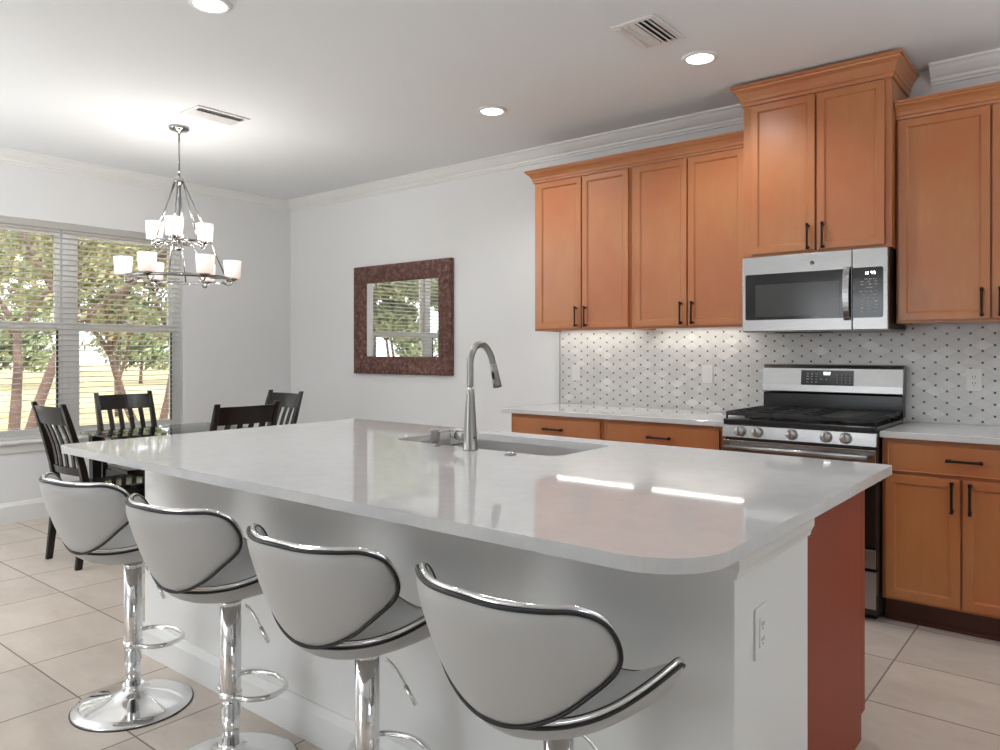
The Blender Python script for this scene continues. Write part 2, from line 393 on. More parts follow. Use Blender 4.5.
# blind: one wide blind over both windows
bl = thing('window_blind', 'wide white slatted blind, slats open, covering both dining windows', 'blind', (XW-.028, (WY0+WY1)/2, WZ1))
L = (WY1-WY0)/2 - .008
boxobj('headrail', (-.024, .027, -L, L, -.052, -.002), 'blind', bl, .003)
bm = B(); z = -.075
while z > WZ0-WZ1+.065:
    vs, _ = box(bm, -.0245, .0245, -L+.004, L-.004, -.0013, .0013)
    xf(vs, Matrix.Translation((0, 0, z)) @ Matrix.Rotation(math.radians(-7), 4, 'Y')); z -= .0425
obj('slats', bm, 'blind', bl)
boxobj('bottom_rail', (-.024, .024, -L+.004, L-.004, WZ0-WZ1+.022, WZ0-WZ1+.045), 'blind', bl, .003)
for y in (-.80, -.30, .12, .43, .85):
    bm = B()
    for x in (-.0255, .0255): tube(bm, [(x, y, -.05), (x, y, WZ0-WZ1+.04)], .0008, 5)
    obj('ladder_cord', bm, 'blind', bl)

# ------------------------------------------------------------------ outside
boxobj('lawn', (-95, XW-.16, -60, 45, -.32, -.20), 'grass', None, 0)
tag(C.objects['lawn'], 'sunlit straw-coloured lawn stretching away beyond the dining windows', 'lawn'); C.objects['lawn']['kind'] = 'stuff'
def leaves(bm, c, R, n, s, flat=.8):
    for _ in range(n):
        while True:
            p = Vector((random.uniform(-1,1), random.uniform(-1,1), random.uniform(-1,1)))
            if p.length < 1: break
        p = Vector((p.x*R, p.y*R, p.z*R*flat)) + Vector(c)
        if p.z < .15: continue
        a = Vector((random.gauss(0,1), random.gauss(0,1), random.gauss(0,1))).normalized(); b = a.orthogonal().normalized()
        d = a.cross(b); k = s*random.uniform(.6, 1.4)
        q = [p+b*k, p+d*k*.45, p-b*k, p-d*k*.45]
        bm.faces.new([bm.verts.new(v) for v in q])
def tree(label, loc, h, spread, trunks, leaf, nl, ls, seed, cr=.75, name='garden_tree'):
    random.seed(seed)
    t = thing(name, label, 'tree', loc); bm = B(); lf = B()
    def branch(p, d, ln, r, depth):
        pts = [p]; q = Vector(p); dd = Vector(d)
        for k in range(4):
            dd = (dd + Vector((random.uniform(-.18,.18), random.uniform(-.18,.18), random.uniform(-.05,.1)))).normalized(); q = q + dd*ln/4; pts.append(q.copy())
        tube(bm, pts, r, 7, r2=r*.6)
        if depth == 0:
            leaves(lf, q, spread*cr*.55, nl, ls); return
        for _ in range(3):
            a = random.uniform(0, 2*PI); nd = (dd + Vector((math.cos(a), math.sin(a), random.uniform(-.1,.35)))*.75).normalized()
            branch(q, nd, ln*.68, r*.58, depth-1)
        if depth == 1: leaves(lf, pts[2], spread*cr*.4, nl//2, ls)
    for k in range(trunks):
        a = 2*PI*k/trunks + .5; lean = .28 if trunks > 1 else .05
        branch(Vector((math.cos(a)*.08*(trunks > 1), math.sin(a)*.08*(trunks > 1), .03)), Vector((math.cos(a)*lean, math.sin(a)*lean, 1)).normalized(), h*.42, .032*h**.5*1.1, 2)
    obj('trunk', bm, 'bark', t, smooth=True); obj('foliage', lf, leaf, t)
    return t
tree('reddish multi-stemmed tree close outside the left-hand window', (-9.6, -1.45, -.195), 4.4, 2.0, 3, 'leaf_a', 200, .05, 3)
tree('leaning olive-leaved tree outside the right-hand window', (-10.9, .75, -.195), 3.6, 1.5, 2, 'leaf_a', 200, .05, 11)
g = 'dense green trees far across the lawn'
for k, (x, y, h) in enumerate(((-47, 3, 9), (-49, 14, 9), (-47, 25, 9), (-50, 36, 9), (-47, -24, 9), (-49, -36, 9))):
    if k == 0:
        far = tree('dense green tree in the row far across the lawn', (x, y, -.2), h, 3.4, 2, 'leaf_b', 700, .20, 21, .9, 'background_tree'); far['group'] = g
    else: dup(far, (x, y, -.2), 0, 'dense green tree in the row far across the lawn')
random.seed(9)
g = 'round green bushes along the far edge of the lawn'
bush = thing('background_bush', 'round green bush at the far edge of the lawn', 'bush', (-35, 2, -.19), 0, g)
bm = B(); tube(bm, [(0, 0, .0), (.05, 0, .6), (0, .1, 1.4)], .09, 7, r2=.04); obj('stem', bm, 'bark', bush)
bm = B()
for _ in range(14):
    a, q = random.uniform(0, 2*PI), random.uniform(0, 1.2); leaves(bm, (q*math.cos(a), q*math.sin(a), random.uniform(1.35, 2.9)), 1.0, 170, .16)
obj('foliage', bm, 'leaf_b', bush)
for y in (7, 12, 17, 22, 27, -20, -25, -30, -35): dup(bush, (-35 - (y % 3)*.6, y, -.19), 0, 'round green bush at the far edge of the lawn')
for (x, y, s_, rz, lab) in ((-16, -1.6, .50, .4, 'green tree filling the top of the left-hand window'), (-17.5, 3.2, .50, 2.0, 'green tree filling the top of the right-hand window'), (-14, -8.5, .48, 3.1, 'green tree outside, seen only in the wall mirror')):
    o = dup(far, (x, y, -.18), rz, lab); o.scale = (s_, s_, s_)
    if 'group' in o: del o['group']
random.seed(5)

# ------------------------------------------------------------------ cabinets
def shaker(name, x0, x1, z0, z1, y, parent, th=.019, rail=.052, flat=False):
    """door or drawer front whose back is at y and front at y-th"""
    bm = B(); vs, fs = box(bm, x0, x1, y-th, y, z0, z1)
    bmesh.ops.recalc_face_normals(bm, faces=bm.faces); bm.normal_update()
    if not flat:
        f = fs[2]
        bmesh.ops.inset_region(bm, faces=[f], thickness=rail, depth=0)
        bmesh.ops.inset_region(bm, faces=[f], thickness=.010, depth=-.010)
    else:
        f = fs[2]; bmesh.ops.inset_region(bm, faces=[f], thickness=.007, depth=0)
        for v in vs:
            if abs(v.co.y-(y-th)) < 1e-6: v.co.y += .004
    return obj(name, bm, 'wood', parent, .0015)
def pull(x, z, y, vertical, parent, ln=.115):
    bm = B(); h = ln/2
    if vertical: pts = [(x, y, z-h), (x, y-.028, z-h), (x, y-.028, z+h), (x, y, z+h)]; n = (0, 0, 1)
    else: pts = [(x-h, y, z), (x-h, y-.028, z), (x+h, y-.028, z), (x+h, y, z)]; n = (1, 0, 0)
    nv = Vector(n)
    tube(bm, [pts[0], Vector(pts[1])], .006, 8); tube(bm, [pts[3], Vector(pts[2])], .006, 8)
    a, b = Vector(pts[1]), Vector(pts[2])
    tube(bm, [a-nv*.012, a-nv*.004, a+nv*.008, (a+b)/2, b-nv*.008, b+nv*.004, b+nv*.012], lambda t: .0078 if t < .2 or t > .8 else .0060, 8)
    for p in (pts[0], pts[3]): lathe(bm, [(.008, 0), (.008, .003)], 10, (p[0], p[1]-.003, p[2]), 'Y')
    return obj('handle', bm, 'bronze', parent)
def cab_crown(bm, x0, x1, yf, z0, h, proj, ret_l, ret_r):
    k = proj
    prof = [(0, z0), (.008, z0), (.010, z0+h*.16), (.016, z0+h*.20), (k*.32, z0+h*.36), (k*.55, z0+h*.62), (k*.82, z0+h*.76), (k*.86, z0+h*.84), (k, z0+h*.86), (k, z0+h), (0, z0+h)]
    path = []
    if ret_r: path = [(x1, -.004)]
    path += [(x1, yf), (x0, yf)]
    if ret_l: path.append((x0, -.004))
    path = path[::-1]
    # outward is right of travel: travel +X along the front with outward = -Y
    sweep_path(bm, prof, path)
def upper(label, x0, x1, z0, z1, depth, doors, crown_h, proj, rl, rr, hz, dz0=.014, ztop_door=None):
    t = thing('wall_cabinet', label, 'cabinet', ((x0+x1)/2, 0, z0)); cx = (x0+x1)/2
    H = z1-z0
    bm = B(); box(bm, x0-cx, x1-cx, -depth, -.002, .024, H)
    for d in ((x0-cx, x1-cx, -depth, -depth+.019), (x0-cx, x0-cx+.016, -depth+.019, -.002), (x1-cx-.016, x1-cx, -depth+.019, -.002)): box(bm, d[0], d[1], d[2], d[3], 0, .024)
    obj('body', bm, 'wood', t, .0015)
    for i, (a, b) in enumerate(doors):
        d = shaker('door', a-cx, b-cx, dz0, (ztop_door or z1)-z0-.008, -depth, t)
        hx = (b-.032) if i % 2 == 0 else (a+.032)
        pull(hx-cx, hz-z0, -depth-.019, True, d)
    bm = B(); cab_crown(bm, x0-cx, x1-cx, -depth, H, crown_h, proj, rl, rr); obj('crown', bm, 'wood', t)
    return t
upper('tall maple wall cabinet at the far left end of the upper row', -3.135, -2.373, 1.435, 2.470, .305, [(-3.10, -2.742), (-2.732, -2.385)], .085, .055, True, False, 1.525)
upper('maple wall cabinet between the leftmost upper cabinet and the tall hood cabinet', -2.371, -1.613, 1.435, 2.470, .305, [(-2.338, -1.985), (-1.975, -1.630)], .085, .055, False, False, 1.525)
upper('tallest deep wall cabinet standing proud above the microwave', -1.609, -.849, 1.818, 2.672, .385, [(-1.560, -1.217), (-1.205, -.880)], .112, .056, True, True, 1.905, dz0=.016)
upper('maple wall cabinet right of the microwave, running past the picture edge', -.845, -.022, 1.435, 2.470, .305, [(-.832, -.440), (-.430, -.040)], .085, .055, False, False, 1.528)

def base_cab(label, x0, x1, drawer, doors, dh):
    cx = (x0+x1)/2; t = thing('base_cabinet', label, 'cabinet', (cx, 0, 0))
    bm = B(); box(bm, x0-cx, x1-cx, -.61, -.002, .115, .8835); obj('body', bm, 'wood', t, .0015)
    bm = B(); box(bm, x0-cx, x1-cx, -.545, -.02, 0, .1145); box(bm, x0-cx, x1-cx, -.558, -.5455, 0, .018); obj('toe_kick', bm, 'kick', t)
    d = shaker('drawer', drawer[0]-cx, drawer[1]-cx, .730, .862, -.61, t, flat=True); pull((drawer[0]+drawer[1])/2-cx, .797, -.629, False, d, .12)
    for i, (a, b) in enumerate(doors):
        d = shaker('door', a-cx, b-cx, .130, .712, -.61, t, rail=.055)
        hx = (b-.030) if i % 2 == 0 else (a+.030); pull(hx-cx, .632, -.629, True, d, .12)
base_cab('base cabinet at the far left end of the back counter', -3.105, -2.392, (-3.085, -2.408), [(-3.085, -2.752), (-2.742, -2.408)], 0)
base_cab('base cabinet just left of the gas range', -2.390, -1.625, (-2.360, -1.652), [(-2.360, -2.012), (-2.002, -1.652)], 0)
base_cab('base cabinet right of the gas range with drawer over two doors', -.845, -.160, (-.818, -.190), [(-.828, -.522), (-.512, -.190)], 0)
# back counters
for x0, x1, lab in ((-3.165, -1.614, 'white quartz back counter left of the range'), (-.849, -.130, 'white quartz back counter right of the range')):
    bm = B(); box(bm, x0, x1, -.648, -.006, .884, .914); tag(obj('countertop', bm, 'quartz', bevel=.003), lab, 'countertop')
# backsplash
bm = B(); box(bm, -3.125, -.022, -.006, 0, .9145, 1.4345); box(bm, -1.608, -.85, -.006, 0, 1.4345, 1.6); box(bm, -1.608, -.85, -.006, 0, .85, .9145)
struct(obj('trim_4', bm, 'splash'))
bm = B(); box(bm, -3.131, -3.1255, -.009, 0, .9145, 1.4345); struct(obj('trim_5', bm, 'nickel'))

# under-cabinet light bars (ribbed lens)
def led_bar(x0, x1, lab):
    cx = (x0+x1)/2; t = thing('under_cabinet_light', lab, 'light', (cx, -.09, 1.4365), group='light bars under the left wall cabinets')
    boxobj('housing', (x0-cx, x1-cx, -.02, .02, .010, .022), 'plastic', t, .002)
    bm = B(); n = int((x1-x0-.04)/.014)
    for k in range(n):
        a = x0-cx+.02+k*.014; box(bm, a, a+.010, -.0055, .0055, .006, .010)
    obj('lens', bm, 'led', t)
    light('bar_light', 'AREA', (cx, -.09, 1.441), .6, (0, 0, 0), (1, .93, .82), shape='RECTANGLE', size=x1-x0-.04, size_y=.03)
led_bar(-3.112, -2.455, 'lit light bar under the leftmost wall cabinet')
led_bar(-2.352, -1.70, 'lit light bar under the second wall cabinet from the left')

# outlets
def outlet(label, kind, mtx, mat='plastic', group=None):
    t = thing('wall_outlet' if kind == 'outlet' else 'light_switch', label, 'outlet' if kind == 'outlet' else 'switch', group=group); t.matrix_world = mtx
    bm = B(); box(bm, -.036, .036, -.005, 0, -.058, .058); obj('plate', bm, mat, t, .002)
    bm = B(); box(bm, -.0165, .0165, -.0075, -.0051, -.034, .034); obj('rocker' if kind != 'outlet' else 'receptacle', bm, mat, t, .001)
    if kind == 'outlet':
        bm = B()
        for zz in (-.017, .017):
            for xx in (-.006, .006): box(bm, xx-.0013, xx+.0013, -.0079, -.0076, zz-.004, zz+.006)
            box(bm, -.002, .002, -.0079, -.0076, zz-.012, zz-.008)
        obj('slots', bm, 'slot', t)
T = Matrix.Translation; Rz = lambda a: Matrix.Rotation(a, 4, 'Z')
outlet('white rocker switch on the backsplash near its left end', 'switch', T((-2.984, -.0065, 1.14)))
outlet('white plate on the backsplash just left of the range', 'switch', T((-1.989, -.0065, 1.149)))
outlet('white outlet on the backsplash right of the range', 'outlet', T((-.542, -.0065, 1.145)))
outlet('white outlet low on the window wall below the sill', 'outlet', T((XW+.0005, -1.905, .36)) @ Rz(PI/2))
outlet('white outlet on the wall between the window and the corner', 'outlet', T((XW+.0005, -1.0, .607)) @ Rz(PI/2))

# ------------------------------------------------------------------ range
rg = thing('gas_range', 'stainless steel gas range between the two back counters', 'range', (-1.23, 0, 0))
w = .378
boxobj('body', (-w, w, -.645, -.015, .03, .905), 'door_side', rg, .003)
bm = B(); box(bm, -w+.02, w-.02, -.60, -.05, 0, .0299); obj('plinth', bm, 'rubber', rg)
# cooktop
bm = B(); prism(bm, rrect(-w, w, -.690, -.09, (.02, .02, .005, .005), 4), .9055, .935); obj('cooktop', bm, 'enamel', rg, .006)
bm = B(); sweep_x(bm, [(-.6455, .835), (-.690, .838), (-.683, .9045), (-.6455, .9045)], -w, w); cp = obj('control_panel', bm, 'steel', rg, .003)
for x in (-.279, -.188, -.014, .151, .240):
    bm = B(); lathe(bm, [(.027, 0), (.027, -.010), (.0235, -.014), (.022, -.030), (.018, -.033), (0, -.033)], 24, (x, -.687, .873), 'Y')
    k_ = obj('knob', bm, 'sink_steel', cp); bm = B(); box(bm, x-.005, x+.005, -.729, -.716, .852, .895); obj('grip', bm, 'nickel', k_, .002)
# oven door
bm = B(); box(bm, -w+.002, w-.002, -.688, -.6455, .262, .825)
dr = obj('oven_door', bm, 'black_glass', rg, .003)
boxobj('top_band', (-w+.003, w-.003, -.692, -.6885, .690, .824), 'steel', dr, .002)
boxobj('bottom_band', (-w+.003, w-.003, -.692, -.6885, .264, .352), 'steel', dr, .002)
bm = B(); tube(bm, [(-w+.03, -.738, .792), (w-.03, -.738, .792)], .013, 14)
for x in (-w+.06, w-.06): tube(bm, [(x, -.69, .792), (x, -.738, .792)], .010, 10)
obj('handle', bm, 'steel', dr)
boxobj('drawer', (-w+.002, w-.002, -.690, -.6455, .070, .248), 'steel', rg, .003)
# grates: three castings
for gx0, gx1 in ((-.365, -.125), (-.118, .118), (.125, .365)):
    bm = B(); r = .006; z0 = .967
    for y in (-.655, -.52, -.385, -.25, -.13): tube(bm, [(gx0, y, z0), (gx1, y, z0)], r, 6)
    for x in (gx0, gx1-.010): box(bm, x, x+.010, -.66, -.125, .952, .970)
    for y in (-.665, -.135): box(bm, gx0, gx1, y, y+.010, .952, .970)
    for x in (gx0, (gx0+gx1)/2, gx1): tube(bm, [(x, -.655, z0), (x, -.13, z0)], r*1.1, 6)
    for x in (gx0, gx1):
        for y in (-.655, -.385, -.13): tube(bm, [(x, y, .934), (x, y, z0)], r, 6)
    if gx0 > 0:
        for k in range(12): tube(bm, [(gx0, -.64+k*.045, z0+.004), (gx1, -.64+k*.045, z0+.004)], .004, 6)
    obj('grate', bm, 'iron', rg)
for x, y, r in ((-.245, -.52, .045), (-.245, -.25, .035), (0, -.385, .055), (.245, -.52, .05), (.245, -.25, .035)):
    bm = B(); lathe(bm, [(r*1.3, .935), (r*1.3, .941), (r, .943), (r, .952), (r*.85, .956), (0, .956)], 24, (x, y, 0)); obj('burner', bm, 'iron', rg)
# backguard
bm = B(); box(bm, -w+.004, w-.004, -.085, -.016, .9355, 1.050); obj('vent_panel', bm, 'enamel', rg, .002)
bm = B(); sweep_x(bm, [(-.016, 1.0505), (-.088, 1.0505), (-.100, 1.060), (-.098, 1.10), (-.086, 1.195), (-.076, 1.213), (-.060, 1.218), (-.016, 1.218)], -w, w)
bgd = obj('backguard', bm, 'steel', rg, .004)
tilt = T((0, -.0925, 1.142)) @ Matrix.Rotation(math.radians(-7.2), 4, 'X')
bm = B(); vs, _ = box(bm, -.152, .130, -.003, .0, -.042, .043); xf(vs, tilt); dp = obj('display_panel', bm, 'black_glass', bgd)
bm = B()
def seg7(bm, x, z, h, y=-.0040, on='abcdefg'):
    w_ = h*.5; t_ = h*.16; R = {'a': (x, x+w_, z+h-t_, z+h), 'd': (x, x+w_, z, z+t_), 'g': (x, x+w_, z+h/2-t_/2, z+h/2+t_/2), 'f': (x, x+t_, z+h/2, z+h), 'e': (x, x+t_, z, z+h/2), 'b': (x+w_-t_, x+w_, z+h/2, z+h), 'c': (x+w_-t_, x+w_, z, z+h/2)}
    out = []
    for s in on: a, b, c, d = R[s]; vs, _ = box(bm, a, b, y, y+.0008, c, d); out += vs
    return out
vs = []
for x, s in ((-.028, 'acdfg'), (-.016, 'abcdef'), (-.002, 'abged')): vs += seg7(bm, x, .017, .016, on=s)
xf(vs, tilt); obj('digits', bm, 'digits', dp)
bm = B(); vs = []
for i, x in enumerate((-.115, -.092, -.068, -.040, -.012)):
    for j, z in enumerate((.022, .008, -.008, -.024)):
        if i > 2 and j != 2: continue
        a, _ = box(bm, x-.006, x+.006, -.0036, -.0030, z-.002, z+.002); vs += a
for i, x in enumerate((.045, .068, .090, .112)):
    for j, z in enumerate((.018, .004, -.010, -.026)):
        a, _ = box(bm, x-.003, x+.003, -.0036, -.0030, z-.002, z+.002); vs += a
xf(vs, tilt); obj('key_legends', bm, 'legend', dp)

# ------------------------------------------------------------------ microwave
mw = thing('microwave', 'stainless over-the-range microwave under the tallest cabinet', 'microwave', (-1.229, 0, 1.398))
w = .371
boxobj('body', (-w, w, -.395, -.005, .012, .415), 'door_side', mw, .002)
bm = B(); box(bm, -w, w, -.395, -.03, 0, .0115); obj('underside', bm, 'nickel', mw, .002)
bm = B(); box(bm, -w+.16, w-.30, -.37, -.26, -.004, -.0002); obj('grease_filter', bm, 'slot', mw)
xs = .203
dm = boxobj('door', (-w, xs, -.425, -.3955, .004, .418), 'steel', mw, .004)
boxobj('control_fascia', (xs+.002, w, -.425, -.3955, .004, .418), 'steel', mw, .004)
bm = B(); vs = None
def yprism(bm, x0, x1, z0, z1, r, ya, yb):
    p = rrect(x0, x1, z0, z1, (r,)*4, 5); a = [bm.verts.new((x, ya, z)) for x, z in p]; b = [bm.verts.new((x, yb, z)) for x, z in p]; n = len(p)
    for k in range(n): bm.faces.new((a[k], a[(k+1) % n], b[(k+1) % n], b[k]))
    bm.faces.new(a); bm.faces.new(b[::-1])
yprism(bm, -w+.018, xs-.004, .068, .320, .008, -.4275, -.4252); gl = obj('window', bm, 'black_glass', dm)
bm = B(); yprism(bm, -w+.075, xs-.06, .085, .262, .004, -.4285, -.4277); obj('mesh_screen', bm, 'oven_window', gl)
bm = B(); yprism(bm, xs+.003, w-.022, .066, .322, .010, -.4275, -.4252); kp = obj('keypad', bm, 'black_glass', mw)
# curved flat handle
bm = B(); pts = [(.150, .060), (.150, .325)]
rows = []
for k in range(13):
    t = k/12; z = .055+.275*t; y = -.4270-.032*math.sin(PI*t)**.5
    rows.append([bm.verts.new((x, yy, z)) for x, yy in ((.166, y), (.166, y-.010), (.197, y-.010), (.197, y))])
for a, b in zip(rows, rows[1:]):
    for k in range(4): bm.faces.new((a[k], a[(k+1) % 4], b[(k+1) % 4], b[k]))
bm.faces.new(rows[0]); bm.faces.new(rows[-1][::-1]); obj('handle', bm, 'steel', dm, .002)
bm = B()
for x, s in ((.262, 'bc'), (.274, 'abged'), (.292, 'abcfg'), (.306, 'acdfg')): seg7(bm, x, .285, .015, -.4284, s)
obj('digits', bm, 'digits', kp)
bm = B()
for z, xs_ in ((.262, (.27, .29, .31)), (.250, (.25, .285, .315)), (.235, (.252, .29, .318)), (.218, (.275, .295)), (.200, (.245, .27, .292, .318)), (.183, (.258, .305)), (.165, (.265, .285, .305)),
               (.150, (.25, .285, .318)), (.132, (.25, .285, .318)), (.115, (.25, .285, .318)), (.096, (.25, .285, .318))):
    for x in xs_: box(bm, x-.007, x+.007, -.4281, -.4276, z-.0022, z+.0022)
obj('key_legends', bm, 'legend', kp)
bm = B(); lathe(bm, [(.0125, -.4254), (.0125, -.4270), (.0105, -.4272), (.0105, -.4262), (0, -.4262)], 28, (.006, 0, .364), 'Y'); em = obj('round_emblem', bm, 'nickel', dm)
fc = bpy.data.curves.new('monogram', 'FONT'); fc.body = 'GE'; fc.size = .013; fc.align_x = 'CENTER'; fc.align_y = 'CENTER'; fc.extrude = .0004; fc.shear = .3
tmp = bpy.data.objects.new('monogram_curve', fc); fm = bpy.data.meshes.new_from_object(tmp); bpy.data.objects.remove(tmp)
fm.materials.clear(); fm.materials.append(M['slot']); fo = bpy.data.objects.new('monogram', fm); C.objects.link(fo); fo.parent = em; fo.location = (.006, -.4272, .364); fo.rotation_euler = (PI/2, 0, 0)

# ------------------------------------------------------------------ island
isl = thing('kitchen_island', 'long white panelled kitchen island base under the large quartz top', 'island', (-1.93, -2.5, 0))
ox, oy = 1.93, 2.5
bm = B(); box(bm, -3.225+ox, -.615+ox, -3.01+oy, -2.515+oy, 0, .8835); obj('knee_wall', bm, 'island_paint', isl, .002)
bm = B(); sweep_path(bm, [(0, 0), (.016, 0), (.016, .10), (.010, .118), (.006, .128), (0, .13)], [(-3.225+ox, -2.52+oy), (-3.225+ox, -3.01+oy), (-.615+ox, -3.01+oy), (-.615+ox, -2.52+oy)]); obj('base_moulding', bm, 'trim', isl)
bm = B(); sweep_path(bm, [(0, .8835), (.022, .8835), (.022, .872), (.017, .862), (.017, .838), (.009, .822), (.007, .812), (0, .812)], [(-.90+ox, -3.01+oy), (-.615+ox, -3.01+oy), (-.615+ox, -2.515+oy)]); obj('apron_moulding', bm, 'trim', isl)
bm = B()
box(bm, -3.20+ox, -.652+ox, -2.5145+oy, -1.835+oy, .085, .66)     # lower carcass, sink drops in above it
box(bm, -3.20+ox, -2.50+ox, -2.5145+oy, -1.835+oy, .66, .8835); box(bm, -1.48+ox, -.652+ox, -2.5145+oy, -1.835+oy, .66, .8835)
box(bm, -2.50+ox, -1.48+ox, -2.5145+oy, -2.40+oy, .66, .8835); box(bm, -2.50+ox, -1.48+ox, -1.86+oy, -1.835+oy, .66, .8835)
obj('cabinet_box', bm, 'panel_wood', isl)
bm = B(); box(bm, -3.18+ox, -.652+ox, -2.51+oy, -1.885+oy, 0, .0845); obj('toe_kick', bm, 'kick', isl)
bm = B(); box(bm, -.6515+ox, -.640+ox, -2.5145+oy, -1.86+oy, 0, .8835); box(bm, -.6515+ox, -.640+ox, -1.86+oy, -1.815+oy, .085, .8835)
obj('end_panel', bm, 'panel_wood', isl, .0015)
for i in range(5):
    a = -3.18+i*.505+ox
    bm = B(); vs, fs = box(bm, a, a+.495, -1.8345+oy, -1.816+oy, .10, .86)
    bmesh.ops.recalc_face_normals(bm, faces=bm.faces); bm.normal_update()
    bmesh.ops.inset_region(bm, faces=[fs[3]], thickness=.055, depth=0); bmesh.ops.inset_region(bm, faces=[fs[3]], thickness=.007, depth=-.008)
    obj('door', bm, 'wood', isl, .0015)
outlet('painted-over outlet on the white end of the island', 'outlet', T((-.6145, -2.865, .66)) @ Rz(PI/2), 'island_paint')

# island top with sink cut-out (one mesh)
def slab_with_hole(outer, hole, z0, z1):
    bm = B()
    def loop(pts, z): return [bm.verts.new((x, y, z)) for x, y in pts]
    res = []
    for z in (z1, z0):
        o_, h_ = loop(outer, z), loop(hole, z); es = []
        for L_ in (o_, h_):
            for k in range(len(L_)): es.append(bm.edges.new((L_[k], L_[(k+1) % len(L_)])))
        bmesh.ops.triangle_fill(bm, use_beauty=True, use_dissolve=False, edges=es)
        res.append((o_, h_))
    for a, b in ((res[0][0], res[1][0]), (res[0][1], res[1][1])):
        n = len(a)
        for k in range(n): bm.faces.new((a[k], a[(k+1) % n], b[(k+1) % n], b[k]))
    return bm
SK = (-2.40, -1.545, -2.34, -1.92)
hole = rrect(SK[0], SK[1], SK[2], SK[3], (.06, .06, .06, .06), 8)
bm = slab_with_hole(rrect(-3.31, -.56, -3.325, -1.79, (.05, .155, .012, .012), 10), hole, .8845, .914)
tag(obj('island_countertop', bm, 'quartz', bevel=.0025), 'large glossy white quartz island top with rounded front corners', 'countertop')
# sink
sk = thing('sink', 'undermount stainless sink set into the island top', 'sink', (0, 0, 0))
bm = B()
def ring(x0, x1, y0, y1, r, z): return [bm.verts.new((x, y, z)) for x, y in rrect(x0, x1, y0, y1, (r,)*4, 6)]
e = .004
rs = [ring(SK[0]-.02, SK[1]+.02, SK[2]-.02, SK[3]+.02, .07, .8835), ring(SK[0]-e, SK[1]+e, SK[2]-e, SK[3]+e, .06, .8835), ring(SK[0]+.002, SK[1]-.002, SK[2]+.002, SK[3]-.002, .06, .70), ring(SK[0]+.03, SK[1]-.03, SK[2]+.03, SK[3]-.03, .05, .672)]
for a, b in zip(rs, rs[1:]):
    n = len(a)
    for k in range(n): bm.faces.new((a[k], a[(k+1) % n], b[(k+1) % n], b[k]))
bm.faces.new(rs[-1]); so = obj('bowl', bm, 'sink_steel', sk, smooth=False)
sm = so.modifiers.new('s', 'SOLIDIFY'); sm.thickness = .0015; sm.offset = -1
bm = B(); lathe(bm, [(.045, .6735), (.045, .677), (.03, .676), (.02, .6745), (0, .6745)], 24, (-1.97, -2.1, 0)); obj('drain', bm, 'chrome', sk)
bm = B(); box(bm, -1.66, -1.648, -2.335, -1.93, .862, .870); box(bm, -2.33, -2.318, -2.335, -1.93, .862, .870)
obj('ledge_rail', bm, 'steel', sk)

# faucet
fx, fy = -1.905, -2.39
fa = thing('kitchen_faucet', 'tall brushed nickel gooseneck faucet at the sink', 'faucet', (fx, fy, .9145))
bm = B(); lathe(bm, [(.0295, 0), (.0295, .004), (.0275, .006), (.0265, .05), (.022, .13), (.0165, .21), (.0140, .24)], 28); obj('body', bm, 'nickel', fa)
arc = [(0, 0, .2405), (0, 0, .29), (0, 0, .335)] + [(0, .0775-.0775*math.cos(a), .335+.075*math.sin(a)*.95) for a in [PI*k/12 for k in range(1, 12)]] + [(0, .158, .30)]
arc = [(0, 0, .2405), (0, 0, .30), (0, 0, .335), (0, .008, .366), (0, .030, .395), (0, .062, .405), (0, .094, .395), (0, .122, .364), (0, .137, .330)]
bm = B(); tube(bm, catmull(arc, 6), .0128, 16); obj('neck', bm, 'nickel', fa)
bm = B(); tube(bm, [(0, .137, .3305), (0, .147, .297), (0, .157, .264), (0, .165, .236)], .0138, 18, r2=.0185); sp = obj('spray_head', bm, 'nickel', fa)
bm = B(); bmesh.ops.create_uvsphere(bm, u_segments=14, v_segments=10, radius=1)
for v in bm.verts: v.co = Vector((v.co.x*.006, v.co.y*.005, v.co.z*.017))
xf(bm.verts, T((.003, .150-.0155, .282)) @ Matrix.Rotation(math.radians(14), 4, 'X')); obj('spray_button', bm, 'rubber', sp, smooth=True)
bm = B(); tube(bm, [(-.02, 0, .052), (-.062, 0, .052)], .0175, 18); obj('handle_hub', bm, 'nickel', fa)
bm = B(); tube(bm, [(-.0622, 0, .052), (-.067, 0, .052)], .0182, 18); obj('handle_seal', bm, 'rubber', fa)
bm = B(); tube(bm, [(-.0672, 0, .052), (-.094, 0, .052)], .0175, 18, r2=.014); tube(bm, catmull([(-.08, 0, .062), (-.10, 0, .070), (-.13, 0, .066), (-.165, 0, .057)], 5), .0055, 10, r2=.004); obj('lever', bm, 'nickel', fa)
bm = B(); lathe(bm, [(.0045, 0), (.0045, .002), (0, .002)], 12, (0, 0, 0), 'X'); xf(bm.verts, T((.0255, -.006, .048))); obj('index_dot', bm, 'rubber', fa)
sd = thing('soap_dispenser', 'short brushed nickel soap pump beside the faucet', 'soap dispenser', (-2.098, -2.385, .9145))
bm = B(); lathe(bm, [(.024, 0), (.024, .005), (.015, .007), (.015, .014), (.020, .016), (.020, .058), (.023, .060), (.023, .066), (0, .068)], 24); obj('pump_body', bm, 'nickel', sd)
bm = B(); tube(bm, catmull([(-.015, -.012, .020), (-.035, -.022, .021), (-.052, -.032, .017)], 4), .0055, 10, r2=.004); obj('nozzle', bm, 'nickel', sd)
ab = thing('air_switch', 'small round metal push button beside the sink', 'button', (-1.70, -2.40, .9145))
bm = B(); lathe(bm, [(.022, 0), (.022, .003), (.019, .005), (0, .005)], 24); obj('flange', bm, 'nickel', ab)
bm = B(); lathe(bm, [(.013, .0052), (.013, .010), (.011, .012), (0, .012)], 20); obj('push_button', bm, 'chrome', ab)

